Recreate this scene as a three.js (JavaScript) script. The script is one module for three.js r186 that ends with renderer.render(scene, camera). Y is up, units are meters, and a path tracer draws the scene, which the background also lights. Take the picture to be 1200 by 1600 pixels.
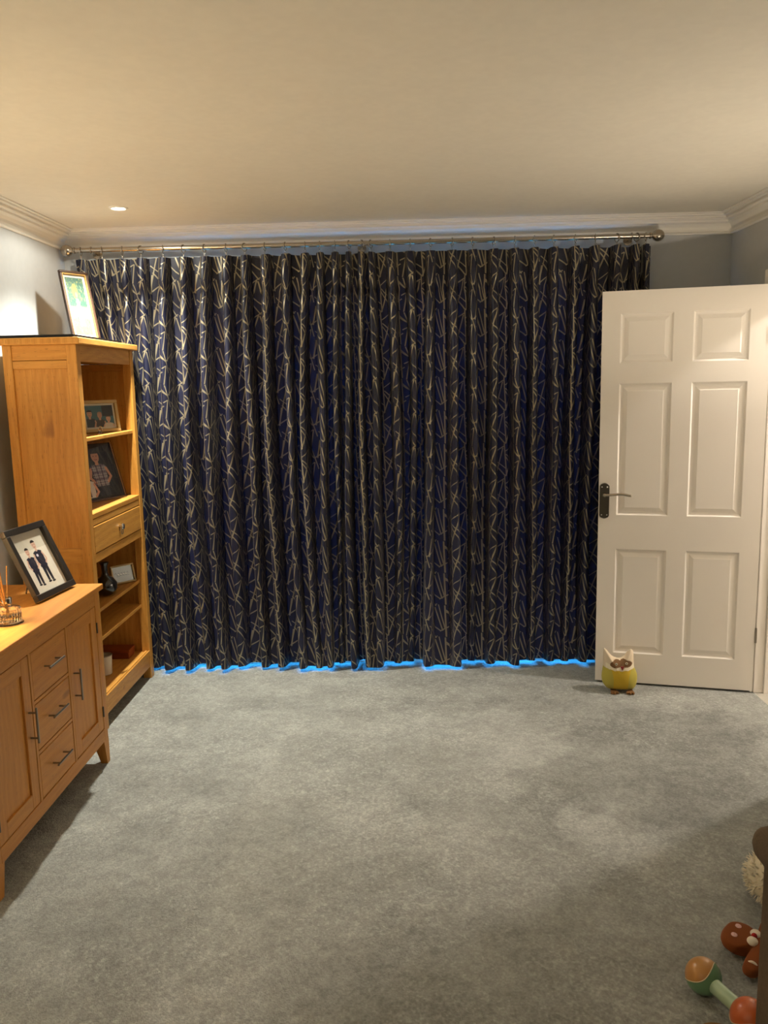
import * as THREE from 'three';
import { RoundedBoxGeometry } from 'three/addons/geometries/RoundedBoxGeometry.js';
import { mergeGeometries, mergeVertices, toCreasedNormals } from 'three/addons/utils/BufferGeometryUtils.js';
import { RectAreaLightUniformsLib } from 'three/addons/lights/RectAreaLightUniformsLib.js';
RectAreaLightUniformsLib.init();

// ------------------------------------------------------------------ camera, sky, exposure
const scene = new THREE.Scene();
const camera = new THREE.PerspectiveCamera(64.37, 1200 / 1600, 0.05, 60);
camera.rotation.order = 'YXZ';
camera.position.set(0, 1.5724, 0);
camera.rotation.set(-0.1563, 0.0264, -0.0215);
scene.add(camera);
scene.background = new THREE.Color().setRGB(0.03, 0.36, 1.0);   // deep blue dusk sky outside the glazed doors
scene.backgroundIntensity = 18.0;
const renderer = new THREE.WebGLRenderer({ antialias: true });
renderer.toneMapping = THREE.LinearToneMapping;
renderer.toneMappingExposure = 1.08;
renderer.shadowMap.enabled = true;

// lamp strengths (candela) and colours; the lamps themselves are built further down
const LAMP = {
  near_curtain: { at: [-1.304, -3.914], power: 18, spill: 1.2, color: [1.0, 0.96, 0.82] },
  table: { at: [-1.575, -2.50], power: 2.4, color: [1.0, 0.80, 0.50] },
  hall: { at: [2.45, -3.63], power: 8.5, color: [1.0, 0.89, 0.78] },
  uplight: { at: [-1.4, 0.7], power: 3.9, color: [1.0, 0.81, 0.54] },
  uplight_by_door: { at: [1.55, -2.72], power: 1.9, color: [1.0, 0.86, 0.66] },
};

// ------------------------------------------------------------------ helpers
let seed = 7;
const rand = () => { seed = (seed + 0x6D2B79F5) | 0; let t = Math.imul(seed ^ (seed >>> 15), 1 | seed); t = (t + Math.imul(t ^ (t >>> 7), 61 | t)) ^ t; return ((t ^ (t >>> 14)) >>> 0) / 4294967296; };
const lerp = (a, b, t) => a + (b - a) * t, clamp = (x, a = 0, b = 1) => Math.min(b, Math.max(a, x));
const smooth = (a, b, x) => { const t = clamp((x - a) / (b - a)); return t * t * (3 - 2 * t); };
function hash(i, j, s) { let h = (Math.imul(i, 374761393) + Math.imul(j, 668265263) + Math.imul(s, 1442695041)) | 0; h = Math.imul(h ^ (h >>> 13), 1274126177); return ((h ^ (h >>> 16)) >>> 0) / 4294967296; }
function noise(x, y, s = 0, px = 0, py = 0) {      // value noise, periodic when px, py are given
  const xi = Math.floor(x), yi = Math.floor(y), xf = x - xi, yf = y - yi, u = xf * xf * (3 - 2 * xf), v = yf * yf * (3 - 2 * yf);
  const w = (i, p) => p ? ((i % p) + p) % p : i;
  const a = hash(w(xi, px), w(yi, py), s), b = hash(w(xi + 1, px), w(yi, py), s), c = hash(w(xi, px), w(yi + 1, py), s), d = hash(w(xi + 1, px), w(yi + 1, py), s);
  return lerp(lerp(a, b, u), lerp(c, d, u), v);
}
const used = new Map();
function numbered(name) { const n = used.get(name) ?? 0; used.set(name, n + 1); return n ? `${name}_${String(n).padStart(3, '0')}` : name; }
function tag(o, label, category, group) { Object.assign(o.userData, { label, category }); if (group) o.userData.group = group; return o; }
function thing(name, label, category, [x, y, z] = [0, 0, 0], turn = 0, group) {
  const o = new THREE.Group(); o.name = numbered(name); o.position.set(x, y, z); o.rotation.y = turn; scene.add(o); return tag(o, label, category, group);
}
function part(name, geometry, material, parent) {
  const m = new THREE.Mesh(geometry, material); m.name = parent === scene ? numbered(name) : name; m.castShadow = m.receiveShadow = true; parent.add(m); return m;
}
function structure(name, geometry, material, label) { const m = geometry ? part(name, geometry, material, scene) : new THREE.Group(); if (!geometry) { m.name = numbered(name); scene.add(m); } m.userData.kind = 'structure'; if (label) tag(m, label, label.category ?? 'building part'); return m; }
function metreUV(g, grain = 'y', ox = 0, oy = 0) {  // uv in metres, v along the grain
  const p = g.attributes.position, n = g.attributes.normal, uv = new Float32Array(p.count * 2), A = ['x', 'y', 'z'];
  for (let i = 0; i < p.count; i++) {
    const q = [p.getX(i), p.getY(i), p.getZ(i)], m = [Math.abs(n.getX(i)), Math.abs(n.getY(i)), Math.abs(n.getZ(i))];
    const d = m.indexOf(Math.max(...m)), gi = A.indexOf(grain); let rest = [0, 1, 2].filter((k) => k !== d), v = rest.includes(gi) ? gi : rest[1], u = rest.find((k) => k !== v);
    uv[2 * i] = q[u] + ox + d * 0.13; uv[2 * i + 1] = q[v] + oy;
  }
  g.setAttribute('uv', new THREE.BufferAttribute(uv, 2)); return g;
}
function boxG(w, h, d, x = 0, y = 0, z = 0, r = 0.0025, grain) {
  const g = r > 0 ? new RoundedBoxGeometry(w, h, d, 2, Math.min(r, w / 2.01, h / 2.01, d / 2.01)) : new THREE.BoxGeometry(w, h, d).toNonIndexed();
  grain ??= w >= h && w >= d ? 'x' : h >= d ? 'y' : 'z';
  metreUV(g, grain, rand() * 3, rand() * 3); return g.translate(x, y, z);
}
const span = (x0, x1, y0, y1, z0, z1, r, grain) => boxG(Math.abs(x1 - x0), Math.abs(y1 - y0), Math.abs(z1 - z0), (x0 + x1) / 2, (y0 + y1) / 2, (z0 + z1) / 2, r, grain);
const lathe = (pts, seg = 32) => new THREE.LatheGeometry(pts.map(([r, y]) => new THREE.Vector2(r, y)), seg);
const tube = (pts, r, seg = 24, rs = 8) => new THREE.TubeGeometry(new THREE.CatmullRomCurve3(pts.map((p) => new THREE.Vector3(...p))), seg, r, rs);
function bar(a, b, r, seg = 10) {
  const A = new THREE.Vector3(...a), B = new THREE.Vector3(...b), g = new THREE.CylinderGeometry(r, r, A.distanceTo(B), seg);
  g.applyQuaternion(new THREE.Quaternion().setFromUnitVectors(new THREE.Vector3(0, 1, 0), B.clone().sub(A).normalize())); return g.translate(...A.add(B).multiplyScalar(0.5).toArray());
}
const merge = (list) => mergeGeometries(list.map((g) => { const q = g.index ? g.toNonIndexed() : g; for (const k of Object.keys(q.attributes)) if (!['position', 'normal', 'uv'].includes(k)) q.deleteAttribute(k); return q; }));
function dataTexture(w, h, fn, srgb = true) {
  const a = new Uint8Array(w * h * 4);
  for (let j = 0; j < h; j++) for (let i = 0; i < w; i++) { const c = fn(i, j), k = 4 * (j * w + i); for (let q = 0; q < 3; q++) a[k + q] = clamp(Array.isArray(c) ? c[q] : c, 0, 255); a[k + 3] = 255; }
  const t = new THREE.DataTexture(a, w, h); t.magFilter = THREE.LinearFilter; t.wrapS = t.wrapT = THREE.RepeatWrapping; if (srgb) t.colorSpace = THREE.SRGBColorSpace; t.needsUpdate = true; return t;
}
function canvasTexture(w, h, draw, srgb = true) {
  const c = document.createElement('canvas'); c.width = w; c.height = h; const x = c.getContext('2d'); draw(x, w, h);
  const t = new THREE.CanvasTexture(c); t.wrapS = t.wrapT = THREE.RepeatWrapping; if (srgb) t.colorSpace = THREE.SRGBColorSpace; return t;
}
const std = (color, roughness = 0.6, extra = {}) => new THREE.MeshStandardMaterial({ color, roughness, ...extra });
const phys = (color, roughness, extra = {}) => new THREE.MeshPhysicalMaterial({ color, roughness, ...extra });

// ------------------------------------------------------------------ materials
function woodTexture(base, streak, dark, s) {
  const W = 512, H = 1024;
  return dataTexture(W, H, (i, j) => {
    const u = i / W, v = j / H;
    const bend = (noise(u * 4, v * 3, s, 4, 3) - 0.5) * 0.9 + (noise(u * 9, v * 7, s + 1, 9, 7) - 0.5) * 0.35;
    const ring = 0.5 + 0.5 * Math.sin((u * 14 + bend * 2.2) * Math.PI * 2);
    const fine = noise(u * 170, v * 9, s + 2, 170, 9) * 0.6 + noise(u * 340, v * 22, s + 3, 340, 22) * 0.4;
    const board = noise(u * 5, v * 0.999, s + 4, 5, 1);
    let t = 0.28 * ring + 0.5 * fine + 0.45 * (board - 0.5);
    const pore = noise(u * 256, v * 40, s + 5, 256, 40) > 0.86 ? 0.22 : 0;
    const knot = Math.max(0, noise(u * 7, v * 6, s + 6, 7, 6) - 0.9) * 6;
    return [0, 1, 2].map((k) => lerp(lerp(base[k], streak[k], clamp(t)), dark[k], clamp(pore + knot)));
  });
}
const oakMap = woodTexture([216, 160, 78], [182, 122, 46], [96, 52, 20], 11), paleOakMap = woodTexture([210, 147, 68], [186, 119, 46], [128, 84, 42], 31);
for (const t of [oakMap, paleOakMap]) t.repeat.set(2, 1);
const M = {
  wall: std(0xc2c5c7, 0.92), ceiling: std(0xe6e1d6, 0.95), trim: std(0xeeeae2, 0.55), doorPaint: std(0xece6de, 0.42), hallWall: std(0xe9e4da, 0.9),
  oak: std(0xffffff, 0.48, { map: oakMap }), paleOak: std(0xffffff, 0.46, { map: paleOakMap }),
  nickel: std(0xb9afa2, 0.24, { metalness: 1 }), chrome: std(0xd8d6d2, 0.12, { metalness: 1 }), pewter: std(0x6a645c, 0.34, { metalness: 1 }), steel: std(0x9a948a, 0.3, { metalness: 1 }),
  upvc: std(0xf0f0ee, 0.35), glass: phys(0xffffff, 0.02, { transmission: 1, thickness: 0, ior: 1.5 }), clearGlass: phys(0xffffff, 0.03, { transmission: 1, thickness: 0.02, ior: 1.5 }),
  black: std(0x0c0b0c, 0.25), blackFrame: std(0x2a2623, 0.35), walnut: std(0x3a2415, 0.45), gilt: std(0xc49a5a, 0.4, { metalness: 0.5 }), mount: std(0xc9c3b4, 0.85), lightWood: std(0xb79a63, 0.55),
};
function paintTexture(c, amount, s) { return dataTexture(256, 256, (i, j) => { const t = (noise(i / 4, j / 4, s, 64, 64) - 0.5 + (noise(i / 16, j / 16, s + 1, 16, 16) - 0.5) * 0.7) * amount; return c.map((v) => v + t); }); }
M.ceiling.map = paintTexture([252, 252, 252], 4, 51); M.ceiling.map.repeat.set(0.8, 0.8);
M.wall.map = M.ceiling.map;

// ------------------------------------------------------------------ room shell
const XL = -1.80, XR = 1.735, ZB = -4.47, ZF = 1.6, H = 2.405;
const OPEN = { x0: -1.45, x1: 1.12, y1: 2.2 };                       // glazed door opening in the back wall
const DOOR = { z0: -3.935, z1: -3.155, y1: 1.995, x1: 1.92 };       // doorway in the right wall
// carpet: cut pile with brush marks left by feet and the vacuum cleaner
const FW = XR - XL, FD = ZF - ZB;
const inPoly = (poly, x, z) => { let c = false; for (let i = 0, j = poly.length - 1; i < poly.length; j = i++) { const [xi, zi] = poly[i], [xj, zj] = poly[j]; if ((zi > z) !== (zj > z) && x < (xj - xi) * (z - zi) / (zj - zi) + xi) c = !c; } return c; };
const flattened = [[0.80, -3.63], [0.59, -3.24], [0.46, -3.07], [0.40, -2.85], [0.42, -2.67], [0.52, -2.55], [0.57, -2.82], [0.76, -2.83], [0.89, -2.66], [1.04, -2.70], [1.34, -2.88], [1.68, -3.64], [1.11, -3.75]];
const raised = [[0.545, -2.834], [0.757, -2.83], [0.826, -2.664], [0.79, -2.40], [0.61, -2.40], [0.573, -2.626]];
const raised2 = [[-0.27, -3.69], [0.19, -3.75], [0.73, -3.66], [0.60, -3.27], [0.41, -3.07], [0.0, -3.16], [-0.1, -2.68], [-0.32, -3.17]];
const carpetMap = dataTexture(1536, 2048, (i, j) => {
  const x = XL + FW * (i + 0.5) / 1536, z = ZF - FD * (j + 0.5) / 2048;
  const wx = x + (noise(x * 9, z * 9, 61) - 0.5) * 0.12 + (noise(x * 30, z * 30, 62) - 0.5) * 0.05, wz = z + (noise(x * 9, z * 9, 63) - 0.5) * 0.12 + (noise(x * 30, z * 30, 64) - 0.5) * 0.05;
  let t = (noise(x * 1.6, z * 2.2, 65) - 0.5) * 0.10 + (noise(x * 5, z * 7, 66) - 0.5) * 0.12 + (noise(x * 17, z * 21, 67) - 0.5) * 0.10;
  const cover = (poly) => [[0, 0], [0.035, 0.01], [-0.03, 0.02], [0.01, -0.035], [-0.012, 0.03], [0.02, 0.045], [-0.04, -0.02]].reduce((a, [dx, dz]) => a + (inPoly(poly, wx + dx, wz + dz) ? 1 / 7 : 0), 0);
  t += -0.10 * cover(flattened) + 0.06 * cover(raised) + 0.04 * cover(raised2);
  t += (noise(x * 60, z * 60, 68) - 0.5) * 0.10 + (noise(x * 180, z * 180, 69) - 0.5) * 0.16 + (hash(i, j, 70) - 0.5) * 0.08;
  if (noise(x * 120, z * 120, 71) * (0.6 + 0.6 * noise(x * 4, z * 5, 72)) > 0.74) t += 0.09;
  const f = 1 + t; return [148 * f, 150 * f, 146 * f];
});
carpetMap.wrapS = carpetMap.wrapT = THREE.ClampToEdgeWrapping;
const pileBump = dataTexture(512, 512, (i, j) => 255 * (0.55 * noise(i / 4, j / 4, 73, 128, 128) + 0.45 * noise(i / 9, j / 9, 74, 57, 57)), false);
pileBump.repeat.set(10, 17);
const carpet = std(0xffffff, 1, { map: carpetMap, bumpMap: pileBump, bumpScale: 0.003 });
{
  const g = new THREE.BoxGeometry(FW, 0.1, FD); g.translate((XL + XR) / 2, -0.05, (ZB + ZF) / 2);
  const f = structure('floor', g, carpet); tag(f, 'grey cut-pile carpet with brush marks across the room', 'floor');
  const pale = std(0xd9d4c8, 1, { bumpMap: pileBump, bumpScale: 0.004 });
  tag(structure('floor', span(XR, 3.1, -0.1, 0, -4.7, -2.0, 0), pale), 'pale hall carpet beyond the doorway', 'floor');
  tag(structure('ceiling', span(XL - 0.2, XR + 0.185, H, H + 0.1, ZB - 0.25, ZF + 0.2, 0), M.ceiling), 'cream painted ceiling of the living room', 'ceiling');
  tag(structure('ceiling', span(XR + 0.185, 3.2, H, H + 0.1, -4.8, -1.9, 0), M.ceiling), 'painted hall ceiling beyond the doorway', 'ceiling');
  tag(structure('wall_left', span(XL - 0.2, XL, -0.1, H, ZB - 0.25, ZF + 0.2, 0), M.wall), 'pale grey wall behind the oak furniture', 'wall');
  tag(structure('wall_back', merge([span(XL, OPEN.x0, -0.1, H, ZB - 0.25, ZB, 0), span(OPEN.x1, XR, -0.1, H, ZB - 0.25, ZB, 0), span(OPEN.x0, OPEN.x1, OPEN.y1, H, ZB - 0.25, ZB, 0)]), M.wall), 'pale grey wall behind the curtains', 'wall');
  tag(structure('wall_right', merge([span(XR, XR + 0.185, -0.1, H, ZB - 0.25, DOOR.z0 - 0.03, 0), span(XR, XR + 0.185, -0.1, H, DOOR.z1 + 0.03, ZF + 0.2, 0), span(XR, XR + 0.185, DOOR.y1 + 0.03, H, DOOR.z0 - 0.03, DOOR.z1 + 0.03, 0)]), M.wall), 'pale grey wall with the open doorway', 'wall');
  tag(structure('wall_front', span(XL, XR, -0.1, H, ZF, ZF + 0.2, 0), M.wall), 'pale grey wall behind the viewer', 'wall');
  tag(structure('wall_hall', merge([span(3.1, 3.2, -0.1, H, -4.8, -1.9, 0), span(XR + 0.185, 3.1, -0.1, H, -4.8, -4.7, 0), span(XR + 0.185, 3.1, -0.1, H, -2.0, -1.9, 0)]), M.hallWall), 'cream hall walls beyond the doorway', 'wall');
  tag(structure('ground', span(-4, 4, -0.3, -0.12, -9, ZB - 0.25, 0), std(0x6a6660, 0.9)), 'paved terrace outside the glazed doors', 'ground');
}
// cornice: one moulding per wall, mitred at the corners
{
  const prof = [[0, 0.097], [0.012, 0.097], [0.016, 0.092], [0.012, 0.086], [0.006, 0.084], [0.006, 0.072], [0.012, 0.060], [0.024, 0.048], [0.040, 0.041], [0.040, 0.031], [0.056, 0.031], [0.060, 0.026], [0.056, 0.021], [0.056, 0.014], [0.078, 0.014], [0.078, 0.006], [0.093, 0.006], [0.093, 0]];
  const corner = (k, d) => [[XL + d, ZB + d], [XR - d, ZB + d], [XR - d, ZF - d], [XL + d, ZF - d]][k % 4];
  const names = ['above the curtain pole', 'above the doorway', 'behind the viewer', 'above the oak bookcase'];
  for (let k = 0; k < 4; k++) {
    const pos = [];
    for (let i = 0; i + 1 < prof.length; i++) {
      const [d0, y0] = prof[i], [d1, y1] = prof[i + 1], P = (d, y, c) => { const q = corner(c, d); return [q[0], H - y, q[1]]; };
      const a = P(d0, y0, k), b = P(d0, y0, k + 1), c = P(d1, y1, k + 1), e = P(d1, y1, k);
      pos.push(...a, ...b, ...c, ...a, ...c, ...e);
    }
    const g = new THREE.BufferGeometry(); g.setAttribute('position', new THREE.Float32BufferAttribute(pos, 3)); g.computeVertexNormals();
    tag(structure('trim_' + (k + 1), g, M.trim), 'white moulded ceiling cornice ' + names[k], 'cornice');
  }
  const sk = (x0, x1, z0, z1) => merge([span(x0, x1, 0, 0.1, z0, z1, 0.003)]);
  tag(structure('baseboard_left', sk(XL, XL + 0.018, ZB, ZF), M.trim), 'white skirting board along the wall behind the sideboard', 'skirting');
  tag(structure('baseboard_back', merge([span(XL + 0.018, OPEN.x0 - 0.01, 0, 0.1, ZB, ZB + 0.018, 0.003), span(OPEN.x1 + 0.01, XR - 0.018, 0, 0.1, ZB, ZB + 0.018, 0.003)]), M.trim), 'white skirting board along the wall behind the curtains', 'skirting');
  tag(structure('baseboard_right', merge([span(XR - 0.018, XR, 0, 0.1, ZB, DOOR.z0 - 0.075, 0.003), span(XR - 0.018, XR, 0, 0.1, DOOR.z1 + 0.075, ZF, 0.003)]), M.trim), 'white skirting board along the doorway wall', 'skirting');
}
// glazed doors behind the curtains
{
  const w = structure('window_1'); tag(w, 'white framed glazed patio doors behind the navy curtains', 'patio doors');
  const z = ZB - 0.11, n = 4, fw = 0.055;
  part('outer_frame', merge([span(OPEN.x0, OPEN.x0 + fw, 0, OPEN.y1, z - 0.035, z + 0.035), span(OPEN.x1 - fw, OPEN.x1, 0, OPEN.y1, z - 0.035, z + 0.035), span(OPEN.x0 + fw, OPEN.x1 - fw, OPEN.y1 - fw, OPEN.y1, z - 0.035, z + 0.035), span(OPEN.x0 + fw, OPEN.x1 - fw, -0.02, 0.035, z - 0.035, z + 0.035)]), M.upvc, w);
  const a = OPEN.x0 + fw, pw = (OPEN.x1 - fw - a) / n;
  for (let k = 0; k < n; k++) {
    const x0 = a + k * pw + 0.003, x1 = a + (k + 1) * pw - 0.003, y0 = 0.04, y1 = OPEN.y1 - fw - 0.004;
    const leaf = part('door_leaf', merge([span(x0, x0 + 0.06, y0, y1, z - 0.025, z + 0.025), span(x1 - 0.06, x1, y0, y1, z - 0.025, z + 0.025), span(x0 + 0.06, x1 - 0.06, y1 - 0.06, y1, z - 0.025, z + 0.025), span(x0 + 0.06, x1 - 0.06, y0, y0 + 0.07, z - 0.025, z + 0.025)]), M.upvc, w);
    const pane = new THREE.PlaneGeometry(x1 - x0 - 0.12, y1 - y0 - 0.13); pane.translate((x0 + x1) / 2, (y0 + 0.07 + y1 - 0.06) / 2, z);
    part('pane', pane, M.glass, leaf);
  }
  part('threshold', span(OPEN.x0, OPEN.x1, -0.02, 0.012, ZB - 0.075, ZB, 0.002), M.upvc, w);
}

// ------------------------------------------------------------------ lamps
function downlight(key, label) {
  const { at: [x, z], power, spill, color } = LAMP[key];
  const t = thing('recessed_downlight', label, 'ceiling light', [x, H, z]);
  part('bezel', lathe([[0.030, -0.001], [0.031, -0.006], [0.036, -0.008], [0.042, -0.005], [0.044, 0]], 40), M.trim, t);
  part('lens', lathe([[0, -0.0045], [0.02, -0.004], [0.030, -0.0015]], 32), std(0xfff4e0, 0.4, { emissive: new THREE.Color().setRGB(...color), emissiveIntensity: 30 }), t);
  for (const [strength, angle, soft] of [[power, 1.0, 1.0], [spill, 1.5, 0.15]]) {   // the reflector's beam and the wide spill around it
    const s = new THREE.SpotLight(new THREE.Color().setRGB(...color), strength, 0, angle, soft, 2);
    s.position.set(0, -0.018, 0); s.castShadow = true; s.shadow.radius = 1.2; s.target.position.set(0, -1, 0); s.name = 'lamp'; t.add(s, s.target); s.target.name = 'lamp_aim';
  }
}
downlight('near_curtain', 'lit recessed downlight in the ceiling above the oak bookcase');
{
  const { at: [x, z], power, color } = LAMP.table;
  const t = thing('table_lamp', 'table lamp with a cream drum shade at the near end of the sideboard', 'table lamp', [x, 0.777, z]);
  part('base', lathe([[0.001, 0], [0.065, 0], [0.068, 0.008], [0.05, 0.02], [0.062, 0.07], [0.058, 0.13], [0.03, 0.18], [0.014, 0.20], [0.001, 0.20]], 40), std(0x8a8f8e, 0.25), t);
  part('stem', bar([0, 0.198, 0], [0, 0.345, 0], 0.006, 12), M.nickel, t);
  part('shade', lathe([[0.135, 0.225], [0.125, 0.435]], 56), phys(0xf2e2c2, 1, { transmission: 0.5, thickness: 0, side: THREE.DoubleSide }), t);
  part('shade_carrier', merge([new THREE.TorusGeometry(0.1335, 0.0022, 6, 48).rotateX(Math.PI / 2).translate(0, 0.228, 0), new THREE.TorusGeometry(0.1235, 0.0022, 6, 48).rotateX(Math.PI / 2).translate(0, 0.432, 0), bar([-0.132, 0.24, 0], [0.132, 0.24, 0], 0.0018, 6), bar([0, 0.24, -0.132], [0, 0.24, 0.132], 0.0018, 6)]), M.nickel, t);
  part('bulb', new THREE.SphereGeometry(0.03, 20, 14).translate(0, 0.375, 0), std(0xfff4e0, 0.4, { emissive: new THREE.Color().setRGB(...color), emissiveIntensity: 12 }), t);
  const s = new THREE.PointLight(new THREE.Color().setRGB(...color), power, 0, 2); s.position.set(0, 0.375, 0); s.castShadow = true; s.shadow.radius = 1.5; s.name = 'lamp'; t.add(s);
}
for (const [key, label] of [['uplight', 'bowl-topped floor lamp by the left wall behind the viewer'], ['uplight_by_door', 'bowl-topped floor lamp by the wall between sofa and doorway']]) {
  const { at: [x, z], power, color } = LAMP[key], y = 1.22;
  const t = thing('floor_lamp', label, 'floor lamp', [x, 0, z]);
  part('base', lathe([[0, 0], [0.13, 0], [0.13, 0.012], [0.02, 0.024], [0, 0.024]], 40), M.nickel, t);
  part('pole', bar([0, 0.02, 0], [0, y - 0.045, 0], 0.011, 16), M.nickel, t);
  part('bowl', lathe([[0.001, -0.05], [0.06, -0.045], [0.12, -0.01], [0.15, 0.045], [0.146, 0.045], [0.117, -0.006], [0.058, -0.040], [0.001, -0.044]].map(([r, h]) => [r, y + h]), 48), M.nickel, t);
  part('bulb', new THREE.SphereGeometry(0.035, 20, 14).translate(0, y, 0), std(0xfff4e0, 0.4, { emissive: new THREE.Color().setRGB(...color), emissiveIntensity: 8 }), t);
  const s = new THREE.PointLight(new THREE.Color().setRGB(...color), power, 0, 2); s.position.set(0, y, 0); s.castShadow = true; s.shadow.radius = 1.7; s.name = 'lamp'; t.add(s);
}
{
  const { at: [x, z], power, color } = LAMP.hall;
  const t = thing('hall_ceiling_lamp', 'small lit ceiling lamp in the hall beyond the doorway', 'ceiling light', [x, H, z]);
  part('base', lathe([[0, -0.012], [0.05, -0.012], [0.055, -0.006], [0.055, 0]], 32), M.chrome, t);
  part('bulb', new THREE.SphereGeometry(0.03, 20, 14).translate(0, -0.045, 0), std(0xfff4e0, 0.4, { emissive: new THREE.Color().setRGB(...color), emissiveIntensity: 12 }), t);
  const s = new THREE.PointLight(new THREE.Color().setRGB(...color), power, 0, 2); s.position.set(0, -0.045, 0); s.castShadow = true; s.shadow.radius = 2; s.name = 'lamp'; t.add(s);
}

// ------------------------------------------------------------------ doorway and door
{
  const L = 0.03, zc = (DOOR.z0 + DOOR.z1) / 2;
  const f = structure('trim_5'); tag(f, 'white door lining and architrave around the open doorway', 'door frame');
  part('jamb', span(XR - 0.004, DOOR.x1 + 0.004, 0, DOOR.y1, DOOR.z0 - L, DOOR.z0, 0.002), M.doorPaint, f);
  part('jamb', span(XR - 0.004, DOOR.x1 + 0.004, 0, DOOR.y1, DOOR.z1, DOOR.z1 + L, 0.002), M.doorPaint, f);
  part('head', span(XR - 0.004, DOOR.x1 + 0.004, DOOR.y1, DOOR.y1 + L, DOOR.z0 - L, DOOR.z1 + L, 0.002), M.doorPaint, f);
  part('stop', merge([span(XR + 0.042, XR + 0.08, 0, DOOR.y1, DOOR.z0, DOOR.z0 + 0.013, 0.002), span(XR + 0.042, XR + 0.08, 0, DOOR.y1, DOOR.z1 - 0.013, DOOR.z1, 0.002), span(XR + 0.042, XR + 0.08, DOOR.y1 - 0.013, DOOR.y1, DOOR.z0 + 0.013, DOOR.z1 - 0.013, 0.002)]), M.doorPaint, f);
  for (const [x0, x1] of [[XR - 0.018, XR - 0.004], [DOOR.x1 + 0.004, DOOR.x1 + 0.018]])
    part('architrave', merge([span(x0, x1, 0, DOOR.y1 + 0.07, DOOR.z0 - 0.075, DOOR.z0 - 0.008, 0.004), span(x0, x1, 0, DOOR.y1 + 0.07, DOOR.z1 + 0.008, DOOR.z1 + 0.075, 0.004), span(x0, x1, DOOR.y1 + 0.008, DOOR.y1 + 0.07, DOOR.z0 - 0.008, DOOR.z1 + 0.008, 0.004)]), M.trim, f);
}
{
  const W = 0.762, HH = 1.981, T = 0.035;
  const d = structure('door_1'); tag(d, 'white six-panel door standing open beside the curtains', 'door');
  d.position.set(1.722, 0.012, -3.932); d.rotation.y = -0.2368;      // local -x runs from the hinge to the free edge, +z faces the viewer
  const cols = [[0.088, 0.338], [0.428, 0.674]], rows = [[0.156, 0.705], [0.880, 1.537], [1.635, 1.874]];
  const B = [];
  const add = (s0, s1, y0, y1) => B.push(span(-s1, -s0, y0, y1, -T, 0, 0));
  add(0, cols[0][0], 0, HH); add(cols[0][1], cols[1][0], 0, HH); add(cols[1][1], W, 0, HH);
  for (const [c0, c1] of cols) { let y = 0; for (const [r0, r1] of rows) { add(c0, c1, y, r0); y = r1; } add(c0, c1, y, HH); }
  part('leaf', merge(B), M.doorPaint, d);
  const ringPanel = (w, h, prof) => {   // a moulded, raised panel built from rectangular rings
    const pos = [];
    for (let i = 0; i + 1 < prof.length; i++) {
      const [a, za] = prof[i], [b, zb] = prof[i + 1];
      const c = (k, t, z) => { const X = w / 2 - t, Y = h / 2 - t; return [[-X, -Y, z], [X, -Y, z], [X, Y, z], [-X, Y, z]][k % 4]; };
      for (let k = 0; k < 4; k++) { const A = c(k, a, za), Bq = c(k + 1, a, za), C = c(k + 1, b, zb), D = c(k, b, zb); pos.push(...A, ...Bq, ...C, ...A, ...C, ...D); }
    }
    const [e, ze] = prof[prof.length - 1], X = w / 2 - e, Y = h / 2 - e;
    pos.push(-X, -Y, ze, X, -Y, ze, X, Y, ze, -X, -Y, ze, X, Y, ze, -X, Y, ze);
    const g = new THREE.BufferGeometry(); g.setAttribute('position', new THREE.Float32BufferAttribute(pos, 3)); g.computeVertexNormals(); return g;
  };
  const prof = [[0, 0], [0.003, -0.002], [0.006, -0.006], [0.010, -0.0095], [0.018, -0.0105], [0.022, -0.0095], [0.036, -0.0045], [0.039, -0.003], [0.042, -0.003]];
  for (const [c0, c1] of cols) for (const [r0, r1] of rows) {
    const f = ringPanel(c1 - c0, r1 - r0, prof), b = f.clone().rotateY(Math.PI).translate(0, 0, -T);
    part('panel', merge([f, b]).translate(-(c0 + c1) / 2, (r0 + r1) / 2, 0), M.doorPaint, d);
  }
  // handle set on both faces
  for (const s of [1, -1]) {
    const h = part('handle_plate', (() => { const sh = new THREE.Shape(), w = 0.021, hh = 0.084; sh.moveTo(-w, -hh + 0.012); sh.quadraticCurveTo(-w, -hh, 0, -hh - 0.004); sh.quadraticCurveTo(w, -hh, w, -hh + 0.012); sh.lineTo(w, hh - 0.012); sh.quadraticCurveTo(w, hh, 0, hh + 0.004); sh.quadraticCurveTo(-w, hh, -w, hh - 0.012); return new THREE.ExtrudeGeometry(sh, { depth: 0.004, bevelEnabled: true, bevelSize: 0.003, bevelThickness: 0.003, bevelSegments: 3 }); })(), M.pewter, d);
    h.position.set(-0.733, 0.952, s > 0 ? 0.001 : -T - 0.001); if (s < 0) h.rotation.y = Math.PI;
    part('lever', merge([bar([0, 0.034, 0.005], [0, 0.034, 0.045], 0.009, 16), tube([[-0.004 * s, 0.034, 0.045], [0.03 * s, 0.036, 0.048], [0.08 * s, 0.040, 0.05], [0.125 * s, 0.033, 0.05]], 0.0065, 24, 10), new THREE.SphereGeometry(0.0065, 10, 8).translate(0.125 * s, 0.033, 0.05)]), M.nickel, h);
    for (const [x, y] of [[-0.013, 0.07], [0.013, 0.07], [-0.013, -0.072], [0.013, -0.072]]) part('screw', new THREE.SphereGeometry(0.0035, 10, 6).scale(1, 1, 0.4).translate(x, y, 0.0072), M.chrome, h);
  }
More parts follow.
